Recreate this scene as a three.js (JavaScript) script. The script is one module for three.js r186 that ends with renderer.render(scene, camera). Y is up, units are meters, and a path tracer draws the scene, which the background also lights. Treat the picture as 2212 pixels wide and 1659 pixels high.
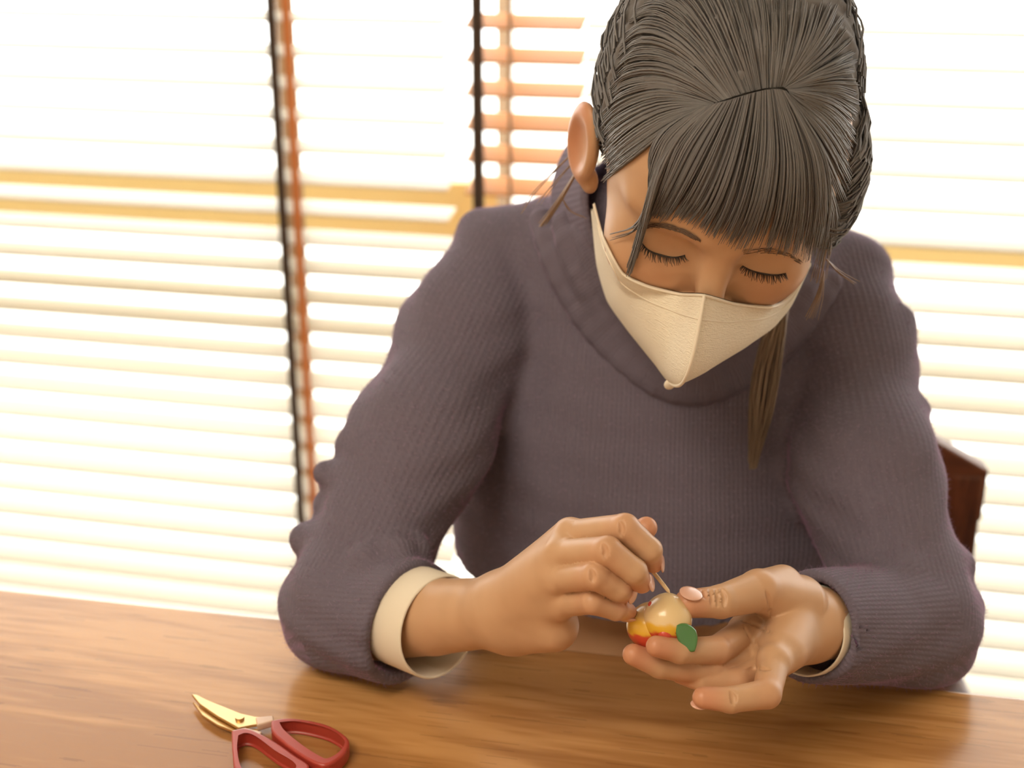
import * as THREE from 'three';
import { RoundedBoxGeometry } from 'three/addons/geometries/RoundedBoxGeometry.js';
import { mergeGeometries } from 'three/addons/utils/BufferGeometryUtils.js';
import { RectAreaLightUniformsLib } from 'three/addons/lights/RectAreaLightUniformsLib.js';

// ------------------------------------------------------------------ camera, sky, exposure
RectAreaLightUniformsLib.init();
const scene = new THREE.Scene();
const W = 2212, H = 1659, F = 2900, CX = W / 2, CY = H / 2;
const camera = new THREE.PerspectiveCamera(2 * Math.atan(CY / F) * 180 / Math.PI, W / H, 0.05, 100);
camera.rotation.order = 'YXZ';
camera.position.set(0, 1.226, 0);
camera.rotation.set(-20 * Math.PI / 180, 13 * Math.PI / 180, 0);
camera.focus = 0.785;
camera.userData.fStop = 5.2;
camera.updateMatrixWorld(true);
const renderer = new THREE.WebGLRenderer({ antialias: true });
renderer.toneMapping = THREE.LinearToneMapping;
renderer.toneMappingExposure = 1.0;
renderer.shadowMap.enabled = true;
scene.background = new THREE.Color(1, 0.99, 0.95);
scene.backgroundIntensity = 5.5;
const LAMP = { color: 0xffefd6, panel: 8.6, size: [1.1, 0.8] };

// ------------------------------------------------------------------ helpers
const V3 = (x, y, z) => new THREE.Vector3(x, y, z);
const EYE = camera.position.clone();
let rs = 12345;
const rnd = () => { rs = (rs + 0x6d2b79f5) | 0; let t = Math.imul(rs ^ (rs >>> 15), 1 | rs); t = (t + Math.imul(t ^ (t >>> 7), 61 | t)) ^ t; return ((t ^ (t >>> 14)) >>> 0) / 4294967296; };
const rr = (a, b) => a + (b - a) * rnd();
const clamp = (x, a, b) => x < a ? a : x > b ? b : x;
const lerp = (a, b, t) => a + (b - a) * t;
const sstep = (a, b, x) => { const t = clamp((x - a) / (b - a), 0, 1); return t * t * (3 - 2 * t); };
// a measured point of the photograph at a given distance along the view
const P = (x, y, d) => V3((x - CX) / F * d, -(y - CY) / F * d, -d).applyMatrix4(camera.matrixWorld);
const rayDir = (x, y) => P(x, y, 1).sub(EYE).normalize();
const onPlaneY = (x, y, h) => { const r = rayDir(x, y); return EYE.clone().addScaledVector(r, (h - EYE.y) / r.y); };
const onPlaneZ = (x, y, z) => { const r = rayDir(x, y); return EYE.clone().addScaledVector(r, (z - EYE.z) / r.z); };

const used = {};
function numbered(n) { const k = used[n] = (used[n] ?? -1) + 1; return k ? n + '_' + String(k).padStart(3, '0') : n; }
function shadows(o) { o.castShadow = true; o.receiveShadow = true; return o; }
function thing(name, label, category, pos = [0, 0, 0], turn = 0, group) {
  const o = new THREE.Group(); o.name = numbered(name); o.position.set(...pos); o.rotation.y = turn;
  o.userData = { label, category }; if (group) o.userData.group = group;
  scene.add(o); o.updateMatrixWorld(true); return o;
}
function part(name, geo, mat, parent, label) {
  const m = shadows(new THREE.Mesh(geo, mat)); m.name = numbered(name);
  if (label) m.userData.label = label;
  parent.add(m); return m;
}
function struct(name, geo, mat, pos, label) {
  const m = shadows(new THREE.Mesh(geo, mat)); m.name = name; m.userData = { kind: 'structure' };
  if (label) m.userData.label = label;
  if (pos) m.position.set(...pos); scene.add(m); return m;
}
const std = (o) => new THREE.MeshStandardMaterial(o);
const phys = (o) => new THREE.MeshPhysicalMaterial(o);
const lin = (r, g, b) => new THREE.Color().setRGB(r, g, b);
const rbox = (w, h, d, r = 0.003) => new RoundedBoxGeometry(w, h, d, 2, Math.min(r, w * 0.45, h * 0.45, d * 0.45));
const moved = (g, x, y, z) => { g.translate(x, y, z); return g; };
// a geometry made in world coordinates, brought into its thing's own axes
function local(g, parent) { parent.updateMatrixWorld(true); return g.applyMatrix4(parent.matrixWorld.clone().invert()); }

// ------------------------------------------------------------------ noise and textures
const hash2 = (x, y) => { let h = Math.imul(x | 0, 374761393) + Math.imul(y | 0, 668265263); h = Math.imul(h ^ (h >>> 13), 1274126177); return ((h ^ (h >>> 16)) >>> 0) / 4294967296; };
function vnoise(x, y, px = 0, py = 0) {
  const ix = Math.floor(x), iy = Math.floor(y), fx = x - ix, fy = y - iy, s = fx * fx * (3 - 2 * fx), t = fy * fy * (3 - 2 * fy);
  const w = (a, p) => p ? ((a % p) + p) % p : a;
  const a = hash2(w(ix, px), w(iy, py)), b = hash2(w(ix + 1, px), w(iy, py)), c = hash2(w(ix, px), w(iy + 1, py)), d = hash2(w(ix + 1, px), w(iy + 1, py));
  return lerp(lerp(a, b, s), lerp(c, d, s), t);
}
function dataTex(w, h, f, srgb = true) {
  const d = new Uint8Array(w * h * 4);
  for (let y = 0; y < h; y++) for (let x = 0; x < w; x++) { const c = f(x / w, y / h), i = (y * w + x) * 4; d[i] = clamp(c[0], 0, 255); d[i + 1] = clamp(c[1], 0, 255); d[i + 2] = clamp(c[2], 0, 255); d[i + 3] = 255; }
  const t = new THREE.DataTexture(d, w, h); t.wrapS = t.wrapT = THREE.RepeatWrapping; t.magFilter = THREE.LinearFilter; t.minFilter = THREE.LinearMipmapLinearFilter;
  if (srgb) t.colorSpace = THREE.SRGBColorSpace; t.needsUpdate = true; return t;
}
function grain(u, v) {   // long wood grain, u along
  let g = 0;
  const wob = (vnoise(u * 6, v * 5) - 0.5) * 0.05 + (vnoise(u * 2.3 + 9, v * 3 + 4) - 0.5) * 0.12;
  const r = v + wob;
  g += 0.42 * vnoise(u * 3, r * 22) + 0.26 * vnoise(u * 9, r * 70) + 0.2 * vnoise(u * 24, r * 210) + 0.12 * vnoise(u * 50, v * 500);
  return g;
}
const tableTex = dataTex(2048, 1024, (u, v) => {
  const g = grain(u * 1.5, v * 0.8), fine = vnoise(u * 40, v * 460), t = sstep(0.3, 0.72, g), streak = fine > 0.86 ? 0.9 : 1;
  return [lerp(164, 204, t) * streak, lerp(114, 153, t) * streak, lerp(64, 96, t) * streak];
});
const tableBump = dataTex(1024, 512, (u, v) => { const g = 190 * grain(u * 1.5, v * 0.8) + 60 * vnoise(u * 50, v * 420); return [g, g, g]; }, false);
const darkWoodTex = dataTex(512, 512, (u, v) => { const t = sstep(0.25, 0.75, grain(u, v * 0.5)); return [lerp(70, 112, t), lerp(36, 62, t), lerp(22, 38, t)]; });
const ribTex = dataTex(64, 64, (u, v) => { const s = 0.5 + 0.5 * Math.cos(u * 2 * Math.PI * 4), k = 0.5 + 0.5 * Math.cos(v * 2 * Math.PI * 4 + 1.2 * Math.cos(u * 8 * Math.PI)); const q = 255 * (0.72 * s + 0.28 * k); return [q, q, q]; }, false);
const woolTex = dataTex(256, 256, (u, v) => { const n = 0.55 * vnoise(u * 128, v * 128, 128, 128) + 0.45 * vnoise(u * 64, v * 64, 64, 64), q = 205 + 50 * n; return [q, q, q]; });
const plasterTex = dataTex(256, 256, (u, v) => { const n = vnoise(u * 90, v * 90, 90, 90) * 0.6 + vnoise(u * 20, v * 20, 20, 20) * 0.4; return [225 + 12 * n, 214 + 12 * n, 196 + 12 * n]; });
const maskBump = dataTex(256, 256, (u, v) => { const n = 255 * (0.5 * vnoise(u * 100, v * 100, 100, 100) + 0.5 * vnoise(u * 24, v * 60, 24, 60)); return [n, n, n]; }, false);

const M = {
  wall: std({ map: plasterTex, roughness: 0.9 }),
  ceiling: std({ color: lin(0.78, 0.74, 0.66), roughness: 0.95 }),
  floor: std({ map: darkWoodTex, color: lin(1.6, 1.5, 1.4), roughness: 0.55 }),
  frame: std({ color: lin(0.86, 0.84, 0.78), roughness: 0.5 }),
  rail: phys({ color: lin(0.95, 0.78, 0.42), roughness: 0.9, transmission: 0.16, thickness: 0 }),
  glass: phys({ color: 0xffffff, transmission: 1, thickness: 0, roughness: 0, ior: 1.45, specularIntensity: 0.5 }),
  slat: std({ color: lin(0.68, 0.63, 0.52), roughness: 0.5 }),
  slatShadeOrange: std({ color: lin(0.60, 0.25, 0.03), roughness: 0.5 }),  // orange copy of the slat colour, stands in for slats in shade
  cordDark: std({ color: lin(0.07, 0.045, 0.03), roughness: 0.8 }),
  cordOrange: std({ color: lin(0.75, 0.25, 0.07), roughness: 0.8 }),
  tape: phys({ color: lin(0.55, 0.40, 0.26), roughness: 0.9, transmission: 0.35, thickness: 0 }),
  table: std({ map: tableTex, bumpMap: tableBump, bumpScale: 0.0001, roughness: 0.22 }),
  darkWood: std({ map: darkWoodTex, roughness: 0.45 }),
  deck: std({ color: lin(0.8, 0.79, 0.75), roughness: 0.9 }),
  skin: phys({ color: 0xffffff, vertexColors: true, roughness: 0.4, specularIntensity: 0.8 }),
  nail: phys({ color: lin(0.72, 0.42, 0.31), roughness: 0.22, clearcoat: 0.5, clearcoatRoughness: 0.15 }),
  sweater: phys({ color: lin(0.182, 0.154, 0.205), map: woolTex, bumpMap: ribTex, bumpScale: 0.00035, roughness: 0.95, sheen: 1, sheenColor: lin(0.72, 0.36, 0.62), sheenRoughness: 0.45 }),  // base colour lifted to stand in for the hazy lens flare
  fuzz: phys({ color: lin(0.37, 0.20, 0.35), roughness: 1, transmission: 0.45, thickness: 0 }),
  shirt: phys({ color: lin(0.80, 0.72, 0.58), roughness: 0.9 }),
  hair: phys({ color: lin(0.198, 0.188, 0.184), roughness: 0.62, specularIntensity: 0.5, transmission: 0.18, thickness: 0, vertexColors: true }),  // lighter grey than the hair itself, flare veil put into the colour
  underHair: std({ color: lin(0.16, 0.15, 0.145), roughness: 0.9 }),
  lock: std({ color: lin(0.22, 0.16, 0.115), roughness: 0.7, vertexColors: true }),
  wisp: phys({ color: lin(0.34, 0.19, 0.09), roughness: 0.6, transmission: 0.3, thickness: 0 }),
  lash: std({ color: lin(0.06, 0.048, 0.042), roughness: 0.6 }),
  brow: std({ color: lin(0.19, 0.12, 0.08), roughness: 0.8 }),
  mask: phys({ color: lin(0.84, 0.77, 0.62), roughness: 0.85, bumpMap: maskBump, bumpScale: 0.0005, side: THREE.DoubleSide }),
  strap: std({ color: lin(0.82, 0.74, 0.60), roughness: 0.9 }),
  trousers: std({ color: lin(0.05, 0.05, 0.06), roughness: 0.9 }),
  red: phys({ color: lin(0.42, 0.05, 0.032), roughness: 0.36 }),
  pale: phys({ color: lin(0.75, 0.55, 0.42), roughness: 0.35 }),
  steel: std({ color: lin(0.72, 0.50, 0.25), roughness: 0.32, metalness: 1 }),  // warm reflections on the steel are put into its gold base colour
  pick: std({ color: lin(0.80, 0.60, 0.33), roughness: 0.6 }),
  paint: phys({ color: 0xffffff, vertexColors: true, roughness: 0.3, clearcoat: 0.6, clearcoatRoughness: 0.15 }),
  green: phys({ color: lin(0.06, 0.20, 0.05), roughness: 0.25, clearcoat: 0.7, clearcoatRoughness: 0.12 }),
  redDot: std({ color: lin(0.5, 0.05, 0.025), roughness: 0.35 }),
};

// ------------------------------------------------------------------ distance fields and their meshing
const smin = (a, b, k) => { const h = k - Math.abs(a - b); return h <= 0 ? (a < b ? a : b) : (a < b ? a : b) - h * h / (4 * k); };
const smax = (a, b, k) => -smin(-a, -b, k);
function cap(a, b, ra, rb = ra) {   // tapered capsule between two points
  const ax = a.x, ay = a.y, az = a.z, dx = b.x - ax, dy = b.y - ay, dz = b.z - az, q = 1 / (dx * dx + dy * dy + dz * dz + 1e-12);
  return (x, y, z) => { const px = x - ax, py = y - ay, pz = z - az; let t = (px * dx + py * dy + pz * dz) * q; t = t < 0 ? 0 : t > 1 ? 1 : t; const ex = px - dx * t, ey = py - dy * t, ez = pz - dz * t; return Math.sqrt(ex * ex + ey * ey + ez * ez) - (ra + (rb - ra) * t); };
}
function ell(cx, cy, cz, rx, ry, rz) {
  return (x, y, z) => { x -= cx; y -= cy; z -= cz; const a = x / rx, b = y / ry, c = z / rz, k0 = Math.sqrt(a * a + b * b + c * c), d = a / rx, e = b / ry, f = c / rz, k1 = Math.sqrt(d * d + e * e + f * f); return k1 < 1e-9 ? -Math.min(rx, ry, rz) : k0 * (k0 - 1) / k1; };
}
function oell(c, R, rx, ry, rz) {   // ellipsoid turned by the matrix R
  const e = ell(0, 0, 0, rx, ry, rz), m = R.elements;
  return (x, y, z) => { x -= c.x; y -= c.y; z -= c.z; return e(m[0] * x + m[1] * y + m[2] * z, m[4] * x + m[5] * y + m[6] * z, m[8] * x + m[9] * y + m[10] * z); };
}
const join = (list, k) => (x, y, z) => { let d = list[0](x, y, z); for (let i = 1; i < list.length; i++) d = smin(d, list[i](x, y, z), k); return d; };
const chain = (pts, rad, k = 0.003) => { const l = []; for (let i = 0; i + 1 < pts.length; i++) l.push(cap(pts[i], pts[i + 1], rad[i], rad[i + 1])); return join(l, k); };
function gradient(f, x, y, z, e, out) { out[0] = f(x + e, y, z) - f(x - e, y, z); out[1] = f(x, y + e, z) - f(x, y - e, z); out[2] = f(x, y, z + e) - f(x, y, z - e); const s = 1 / (2 * e); out[0] *= s; out[1] *= s; out[2] *= s; return out; }
function surface(f, lo, hi, h, colour) {   // surface nets, vertices then drawn onto the field
  const nx = Math.ceil((hi[0] - lo[0]) / h) + 1, ny = Math.ceil((hi[1] - lo[1]) / h) + 1, nz = Math.ceil((hi[2] - lo[2]) / h) + 1;
  const val = new Float32Array(nx * ny * nz), id = new Int32Array(nx * ny * nz).fill(-1), pos = [], idx = [];
  // coarse skip: evaluate every third lattice point first, fine only near the surface
  for (let k = 0; k < nz; k += 3) for (let j = 0; j < ny; j += 3) for (let i = 0; i < nx; i += 3) {
    const c = f(lo[0] + (i + 1) * h, lo[1] + (j + 1) * h, lo[2] + (k + 1) * h), far = Math.abs(c) > h * 5;
    for (let kk = k; kk < Math.min(k + 3, nz); kk++) for (let jj = j; jj < Math.min(j + 3, ny); jj++) for (let ii = i; ii < Math.min(i + 3, nx); ii++)
      val[(kk * ny + jj) * nx + ii] = far ? c : f(lo[0] + ii * h, lo[1] + jj * h, lo[2] + kk * h);
  }
  const E = [[0, 1], [2, 3], [4, 5], [6, 7], [0, 2], [1, 3], [4, 6], [5, 7], [0, 4], [1, 5], [2, 6], [3, 7]], v = new Float64Array(8), g = [0, 0, 0], nor = [];
  for (let k = 0; k < nz - 1; k++) for (let j = 0; j < ny - 1; j++) for (let i = 0; i < nx - 1; i++) {
    const b = (k * ny + j) * nx + i; let m = 0;
    for (let c = 0; c < 8; c++) { v[c] = val[b + (c & 1) + ((c >> 1) & 1) * nx + (c >> 2) * nx * ny]; if (v[c] < 0) m |= 1 << c; }
    if (m === 0 || m === 255) continue;
    let n = 0, x = 0, y = 0, z = 0;
    for (const [a, c] of E) { if ((v[a] < 0) === (v[c] < 0)) continue; const t = v[a] / (v[a] - v[c]); x += lerp(a & 1, c & 1, t); y += lerp((a >> 1) & 1, (c >> 1) & 1, t); z += lerp(a >> 2, c >> 2, t); n++; }
    x = lo[0] + (i + x / n) * h; y = lo[1] + (j + y / n) * h; z = lo[2] + (k + z / n) * h;
    for (let it = 0; it < 2; it++) { const d = f(x, y, z); gradient(f, x, y, z, h * 0.25, g); const q = g[0] * g[0] + g[1] * g[1] + g[2] * g[2] + 1e-9, s = clamp(d / q, -h * 0.6, h * 0.6); x -= g[0] * s; y -= g[1] * s; z -= g[2] * s; }
    gradient(f, x, y, z, h * 0.35, g); const l = 1 / (Math.hypot(g[0], g[1], g[2]) || 1);
    id[b] = pos.length / 3; pos.push(x, y, z); nor.push(g[0] * l, g[1] * l, g[2] * l);
  }
  const quad = (a, b, c, d, flip) => { if (a < 0 || b < 0 || c < 0 || d < 0) return; flip ? idx.push(a, c, b, b, c, d) : idx.push(a, b, c, b, d, c); };
  const sx = 1, sy = nx, sz = nx * ny;
  for (let k = 1; k < nz - 1; k++) for (let j = 1; j < ny - 1; j++) for (let i = 1; i < nx - 1; i++) {
    const b = k * sz + j * sy + i, s = val[b] < 0;
    if (s !== (val[b + sx] < 0)) quad(id[b - sy - sz], id[b - sz], id[b - sy], id[b], !s);
    if (s !== (val[b + sy] < 0)) quad(id[b - sx - sz], id[b - sx], id[b - sz], id[b], !s);
    if (s !== (val[b + sz] < 0)) quad(id[b - sx - sy], id[b - sy], id[b - sx], id[b], !s);
  }
  const geo = new THREE.BufferGeometry();
  geo.setAttribute('position', new THREE.Float32BufferAttribute(pos, 3)); geo.setAttribute('normal', new THREE.Float32BufferAttribute(nor, 3)); geo.setIndex(idx);
  if (colour) { const c = new Float32Array(pos.length); for (let i = 0; i < pos.length; i += 3) { const q = colour(pos[i], pos[i + 1], pos[i + 2]); c[i] = q[0]; c[i + 1] = q[1]; c[i + 2] = q[2]; } geo.setAttribute('color', new THREE.BufferAttribute(c, 3)); }
  return geo;
}
function boundsOf(pts, pad) { const lo = [1e9, 1e9, 1e9], hi = [-1e9, -1e9, -1e9]; for (const p of pts) { const a = [p.x, p.y, p.z]; for (let i = 0; i < 3; i++) { lo[i] = Math.min(lo[i], a[i] - pad); hi[i] = Math.max(hi[i], a[i] + pad); } } return [lo, hi]; }
// a bundle of tapered three-sided tubes in one geometry
class Strands {
  constructor() { this.p = []; this.n = []; this.i = []; this.c = []; }
  add(pts, r0, r1, seg = 9, tint = 1, flat = 1, rm) {
    const curve = new THREE.CatmullRomCurve3(pts, false, 'centripetal'), N = 3, t = V3(), up = V3(0, 0, 0), a = V3(), b = V3(), q = V3(), base = this.p.length / 3;
    for (let s = 0; s <= seg; s++) {
      const u = s / seg; curve.getPoint(u, q); curve.getTangent(u, t);
      up.copy(q).sub(EYE); a.crossVectors(t, up).normalize(); b.crossVectors(a, t).normalize();
      let r = rm === undefined ? lerp(r0, r1, u) : (u < 0.5 ? lerp(r0, rm, u * 2) : lerp(rm, r1, u * 2 - 1));
      for (let k = 0; k < N; k++) { const w = k / N * 2 * Math.PI + Math.PI / 2, c = Math.cos(w), d = Math.sin(w) * flat; const nx = a.x * c - b.x * d, ny = a.y * c - b.y * d, nz = a.z * c - b.z * d; this.p.push(q.x + nx * r, q.y + ny * r, q.z + nz * r); const l = 1 / Math.hypot(nx, ny, nz); this.n.push(nx * l, ny * l, nz * l); this.c.push(tint, tint, tint); }
    }
    for (let s = 0; s < seg; s++) for (let k = 0; k < N; k++) { const a0 = base + s * N + k, a1 = base + s * N + (k + 1) % N; this.i.push(a0, a1, a0 + N, a1, a1 + N, a0 + N); }
  }
  build() { const g = new THREE.BufferGeometry(); g.setAttribute('position', new THREE.Float32BufferAttribute(this.p, 3)); g.setAttribute('normal', new THREE.Float32BufferAttribute(this.n, 3)); g.setAttribute('color', new THREE.Float32BufferAttribute(this.c, 3)); g.setIndex(this.i); return g; }
}

// ------------------------------------------------------------------ the room
const ZB = -1.72, ZW = -1.9, XL = -2.3, XR = 1.7, ZF = 1.7, RH = 2.4, TOP = 0.72;
const xMid = onPlaneZ(992, 240, ZB).x;
struct('floor', rbox(XR - XL + 0.3, 0.1, ZF - ZW + 0.3, 0.002), M.floor, [(XL + XR) / 2, -0.05, (ZF + ZW) / 2]);
struct('ceiling', rbox(XR - XL + 0.3, 0.12, ZF - ZW + 0.3, 0.002), M.ceiling, [(XL + XR) / 2, RH + 0.06, (ZF + ZW) / 2]);
struct('wall_left', rbox(0.12, RH, ZF - ZW + 0.3, 0.002), M.wall, [XL - 0.06, RH / 2, (ZF + ZW) / 2]);
struct('wall_right', rbox(0.12, RH, ZF - ZW + 0.3, 0.002), M.wall, [XR + 0.06, RH / 2, (ZF + ZW) / 2]);
struct('wall_front', rbox(XR - XL, RH, 0.12, 0.002), M.wall, [(XL + XR) / 2, RH / 2, ZF + 0.06]);
{ // window wall: piers, head and sill round two tall openings
  const lo = 0.06, hi = 2.2, g = [], add = (x0, x1, y0, y1) => g.push(moved(rbox(x1 - x0, y1 - y0, 0.14, 0.002), (x0 + x1) / 2, (y0 + y1) / 2, 0));
  add(XL, XL + 0.15, 0, RH); add(XR - 0.15, XR, 0, RH); add(XL + 0.15, XR - 0.15, hi, RH); add(XL + 0.15, XR - 0.15, 0, lo);
  struct('wall_back', mergeGeometries(g), M.wall, [0, 0, ZW - 0.05]);
  const win = (n, x0, x1, railY, railH) => {
    const o = new THREE.Group(); o.name = 'window_' + n; o.userData = { kind: 'structure' }; o.position.set(0, 0, ZW + 0.04); scene.add(o);
    const f = 0.010, add2 = (nm, a, b, c, d, m = M.frame, t = 0.04) => part(nm, moved(rbox(b - a, d - c, t, 0.003), (a + b) / 2, (c + d) / 2, 0), m, o);
    add2('frame_stile', x0, x0 + f, lo, hi); add2('frame_stile', x1 - f, x1, lo, hi); add2('frame_rail', x0 + f, x1 - f, hi - f, hi); add2('frame_rail', x0 + f, x1 - f, lo, lo + f);
    add2('middle_rail', x0 + f, x1 - f, railY - railH / 2, railY + railH / 2, M.rail);
    for (const [a, b] of [[lo + f, railY - railH / 2], [railY + railH / 2, hi - f]]) part('pane', moved(new THREE.PlaneGeometry(x1 - x0 - 2 * f, b - a), (x0 + x1) / 2, (a + b) / 2, 0), M.glass, o);
    return o;
  };
  const yl = onPlaneZ(300, 414, ZW).y, yr = onPlaneZ(2020, 528, ZW).y;
  const xm = onPlaneZ(1108, 230, ZW).x; win(1, XL + 0.15, xm, yl, 0.10); win(2, xm, XR - 0.15, yr, 0.035);
}
struct('terrace', rbox(14, 0.1, 10, 0.01), M.deck, [0, -0.2, ZW - 5.3], 'pale terrace outside the windows');

// ------------------------------------------------------------------ wooden venetian blinds
function blind(label, x0, x1, ladders, tilt, mat = M.slat) {
  const o = thing('venetian_blind', label, 'blind', [(x0 + x1) / 2, 0, ZB]);
  const w = x1 - x0, pitch = 0.0425, top = 2.2, g = rbox(w, 0.0028, 0.05, 0.001);
  g.rotateX(tilt);
  part('head_rail', moved(rbox(w, 0.05, 0.055, 0.004), 0, top + 0.035, 0), mat, o);
  const n = 49;
  for (let k = 0; k < n; k++) { const s = part('slat', g, mat, o); s.position.y = top - 0.02 - k * pitch; s.rotation.z = rr(-0.0012, 0.0012); s.rotation.x = rr(-0.02, 0.02); }
  const bottom = top - 0.02 - n * pitch;
  part('bottom_rail', moved(rbox(w, 0.018, 0.052, 0.004), 0, bottom, 0), mat, o);
  for (const [lx, kind] of ladders) {
    const x = lx - (x0 + x1) / 2, len = top - bottom, y = (top + bottom) / 2;
    const cord = (dx, dz, r, m, nm) => part(nm, moved(new THREE.CylinderGeometry(r, r, len, 8), x + dx, y, dz), m, o);
    if (kind === 'tape') {
      part('ladder_tape', moved(rbox(0.026, len, 0.0012, 0.0004), x - 0.012, y, -0.027), M.tape, o);
      cord(-0.009, 0.0275, 0.0065, M.cordDark, 'ladder_cord'); cord(0.0125, 0.0275, 0.0055, M.cordOrange, 'lift_cord');
    } else { cord(0, 0.0275, kind === 'thick' ? 0.008 : 0.0028, kind === 'thick' ? M.cordDark : M.tape, kind === 'thick' ? 'ladder_cord' : 'lift_cord'); }
  }
  return o;
}
const xAt = (px, py) => onPlaneZ(px, py, ZB).x;
blind('wide pale wooden venetian blind at the left with a dark and orange ladder tape', XL + 0.13, xAt(972, 240), [[xAt(646, 560), 'tape']], 0.19);
blind('narrow venetian blind added beside the ear, slats coloured orange for shade, dark cord at left', xAt(1012, 240), xAt(1262, 260), [[xAt(1043, 230), 'thick'], [xAt(1112, 230), 'thin']], 0.32, M.slatShadeOrange);  // section split off as an added blind to carry the shaded orange
blind('pale wooden venetian blind at the right behind the raised shoulder and chair', xAt(1266, 260), XR - 0.05, [[xAt(1640, 600), 'tape']], 0.19);

// ------------------------------------------------------------------ ceiling lamp on the camera's left
{
  const o = thing('ceiling_lamp', 'square flat ceiling lamp with a warm glowing diffuser', 'lamp', [-0.75, RH, 0.45]);
  const [w, d] = LAMP.size;
  part('lamp_frame', moved(rbox(w + 0.06, 0.05, d + 0.06, 0.01), 0, -0.025, 0), M.frame, o);
  part('lamp_diffuser', moved(rbox(w, 0.012, d, 0.004), 0, -0.055, 0), std({ color: 0xffffff, emissive: LAMP.color, emissiveIntensity: 1.5, roughness: 0.6 }), o);
  const l = new THREE.RectAreaLight(LAMP.color, LAMP.panel, w, d); l.name = 'ceiling_lamp_light'; l.position.set(0, -0.07, 0); l.rotation.x = -Math.PI / 2; o.add(l);
}

// ------------------------------------------------------------------ table
const edgeA = onPlaneY(0, 1268, TOP), edgeB = onPlaneY(2212, 1503, TOP);
{
  const turn = Math.atan2(-(edgeB.z - edgeA.z), edgeB.x - edgeA.x), mid = edgeA.clone().lerp(edgeB, 0.5);
  const o = thing('table', 'honey-brown wooden table with long straight grain and a satin finish', 'table', [mid.x, 0, mid.z], turn);
  const w = 1.7, d = 0.8, g = rbox(w, 0.035, d, 0.006), p = g.attributes.position, uv = g.attributes.uv;
  for (let i = 0; i < p.count; i++) uv.setXY(i, p.getX(i) / 1.7 + 0.5, (p.getZ(i) + p.getY(i)) / 0.85 + 0.5);
  part('table_top', moved(g, 0, TOP - 0.0175, d / 2), M.table, o);
  part('apron', moved(rbox(w - 0.2, 0.07, 0.022, 0.003), 0, TOP - 0.07, 0.07), M.table, o);
  part('apron', moved(rbox(w - 0.2, 0.07, 0.022, 0.003), 0, TOP - 0.07, d - 0.07), M.table, o);
  for (const sx of [-1, 1]) for (const z of [0.07, d - 0.07]) part('leg', moved(rbox(0.06, TOP - 0.036, 0.06, 0.006), sx * (w / 2 - 0.09), (TOP - 0.036) / 2, z), M.table, o);
}

// ------------------------------------------------------------------ chair
{
  const c = P(2096, 1034, 1.32), base = V3(c.x - 0.185, 0, c.z), o = thing('dining_chair', 'dark brown wooden chair behind the woman with a framed back', 'chair', [base.x, 0, base.z], 0.12);
  const h = c.y, w = 0.2;
  for (const s of [-1, 1]) { part('back_post', moved(rbox(0.032, h, 0.03, 0.005), s * (w - 0.016), h / 2, 0), M.darkWood, o); part('leg', moved(rbox(0.035, 0.44, 0.035, 0.005), s * (w - 0.018), 0.22, 0.36), M.darkWood, o); }
  const sh = new THREE.Shape(); sh.moveTo(-w, h - 0.05); sh.lineTo(-w, h); sh.lineTo(-0.1, h + 0.055); sh.lineTo(0.1, h + 0.055); sh.lineTo(w, h); sh.lineTo(w, h - 0.05); sh.lineTo(0.1, h + 0.003); sh.lineTo(-0.1, h + 0.003); sh.closePath();
  part('top_rail', moved(new THREE.ExtrudeGeometry(sh, { depth: 0.022, bevelEnabled: true, bevelSize: 0.003, bevelThickness: 0.003, bevelSegments: 2 }), 0, 0.003, -0.012), M.darkWood, o);
  const ps = new THREE.Shape(); ps.moveTo(-w + 0.03, 0.52); ps.lineTo(-w + 0.03, h - 0.03); ps.lineTo(-0.1, h + 0.01); ps.lineTo(0.1, h + 0.01); ps.lineTo(w - 0.03, h - 0.03); ps.lineTo(w - 0.03, 0.52); ps.closePath();
  part('back_panel', moved(new THREE.ExtrudeGeometry(ps, { depth: 0.01, bevelEnabled: false }), 0, 0, -0.006), M.darkWood, o);
  part('seat', moved(rbox(0.41, 0.035, 0.41, 0.01), 0, 0.4475, 0.18), M.darkWood, o);
  part('stretcher', moved(rbox(0.36, 0.03, 0.02, 0.004), 0, 0.2, 0.36), M.darkWood, o);
}

// ------------------------------------------------------------------ the woman
const head = new THREE.Matrix4();
{
  const rot = new THREE.Matrix4().makeRotationZ(-9.6 * Math.PI / 180).multiply(new THREE.Matrix4().makeRotationX(54 * Math.PI / 180)).multiply(new THREE.Matrix4().makeRotationY(3 * Math.PI / 180));
  const pos = V3((1538 - CX) / F * 0.866, -(368 - CY) / F * 0.866, -0.866);
  head.copy(camera.matrixWorld).multiply(rot.setPosition(pos));
}
const headInv = head.clone().invert();
const hp = (x, y, z) => V3(x, y, z).applyMatrix4(head);
const eyeL = EYE.clone().applyMatrix4(headInv);
const rayL = (x, y) => { const a = P(x, y, 1).applyMatrix4(headInv).sub(eyeL); return a.normalize(); };
// head-local point where the sight line of a measured point crosses the head's frontal plane z
const hz = (x, y, z) => { const r = rayL(x, y); return eyeL.clone().addScaledVector(r, (z - eyeL.z) / r.z); };

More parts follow.
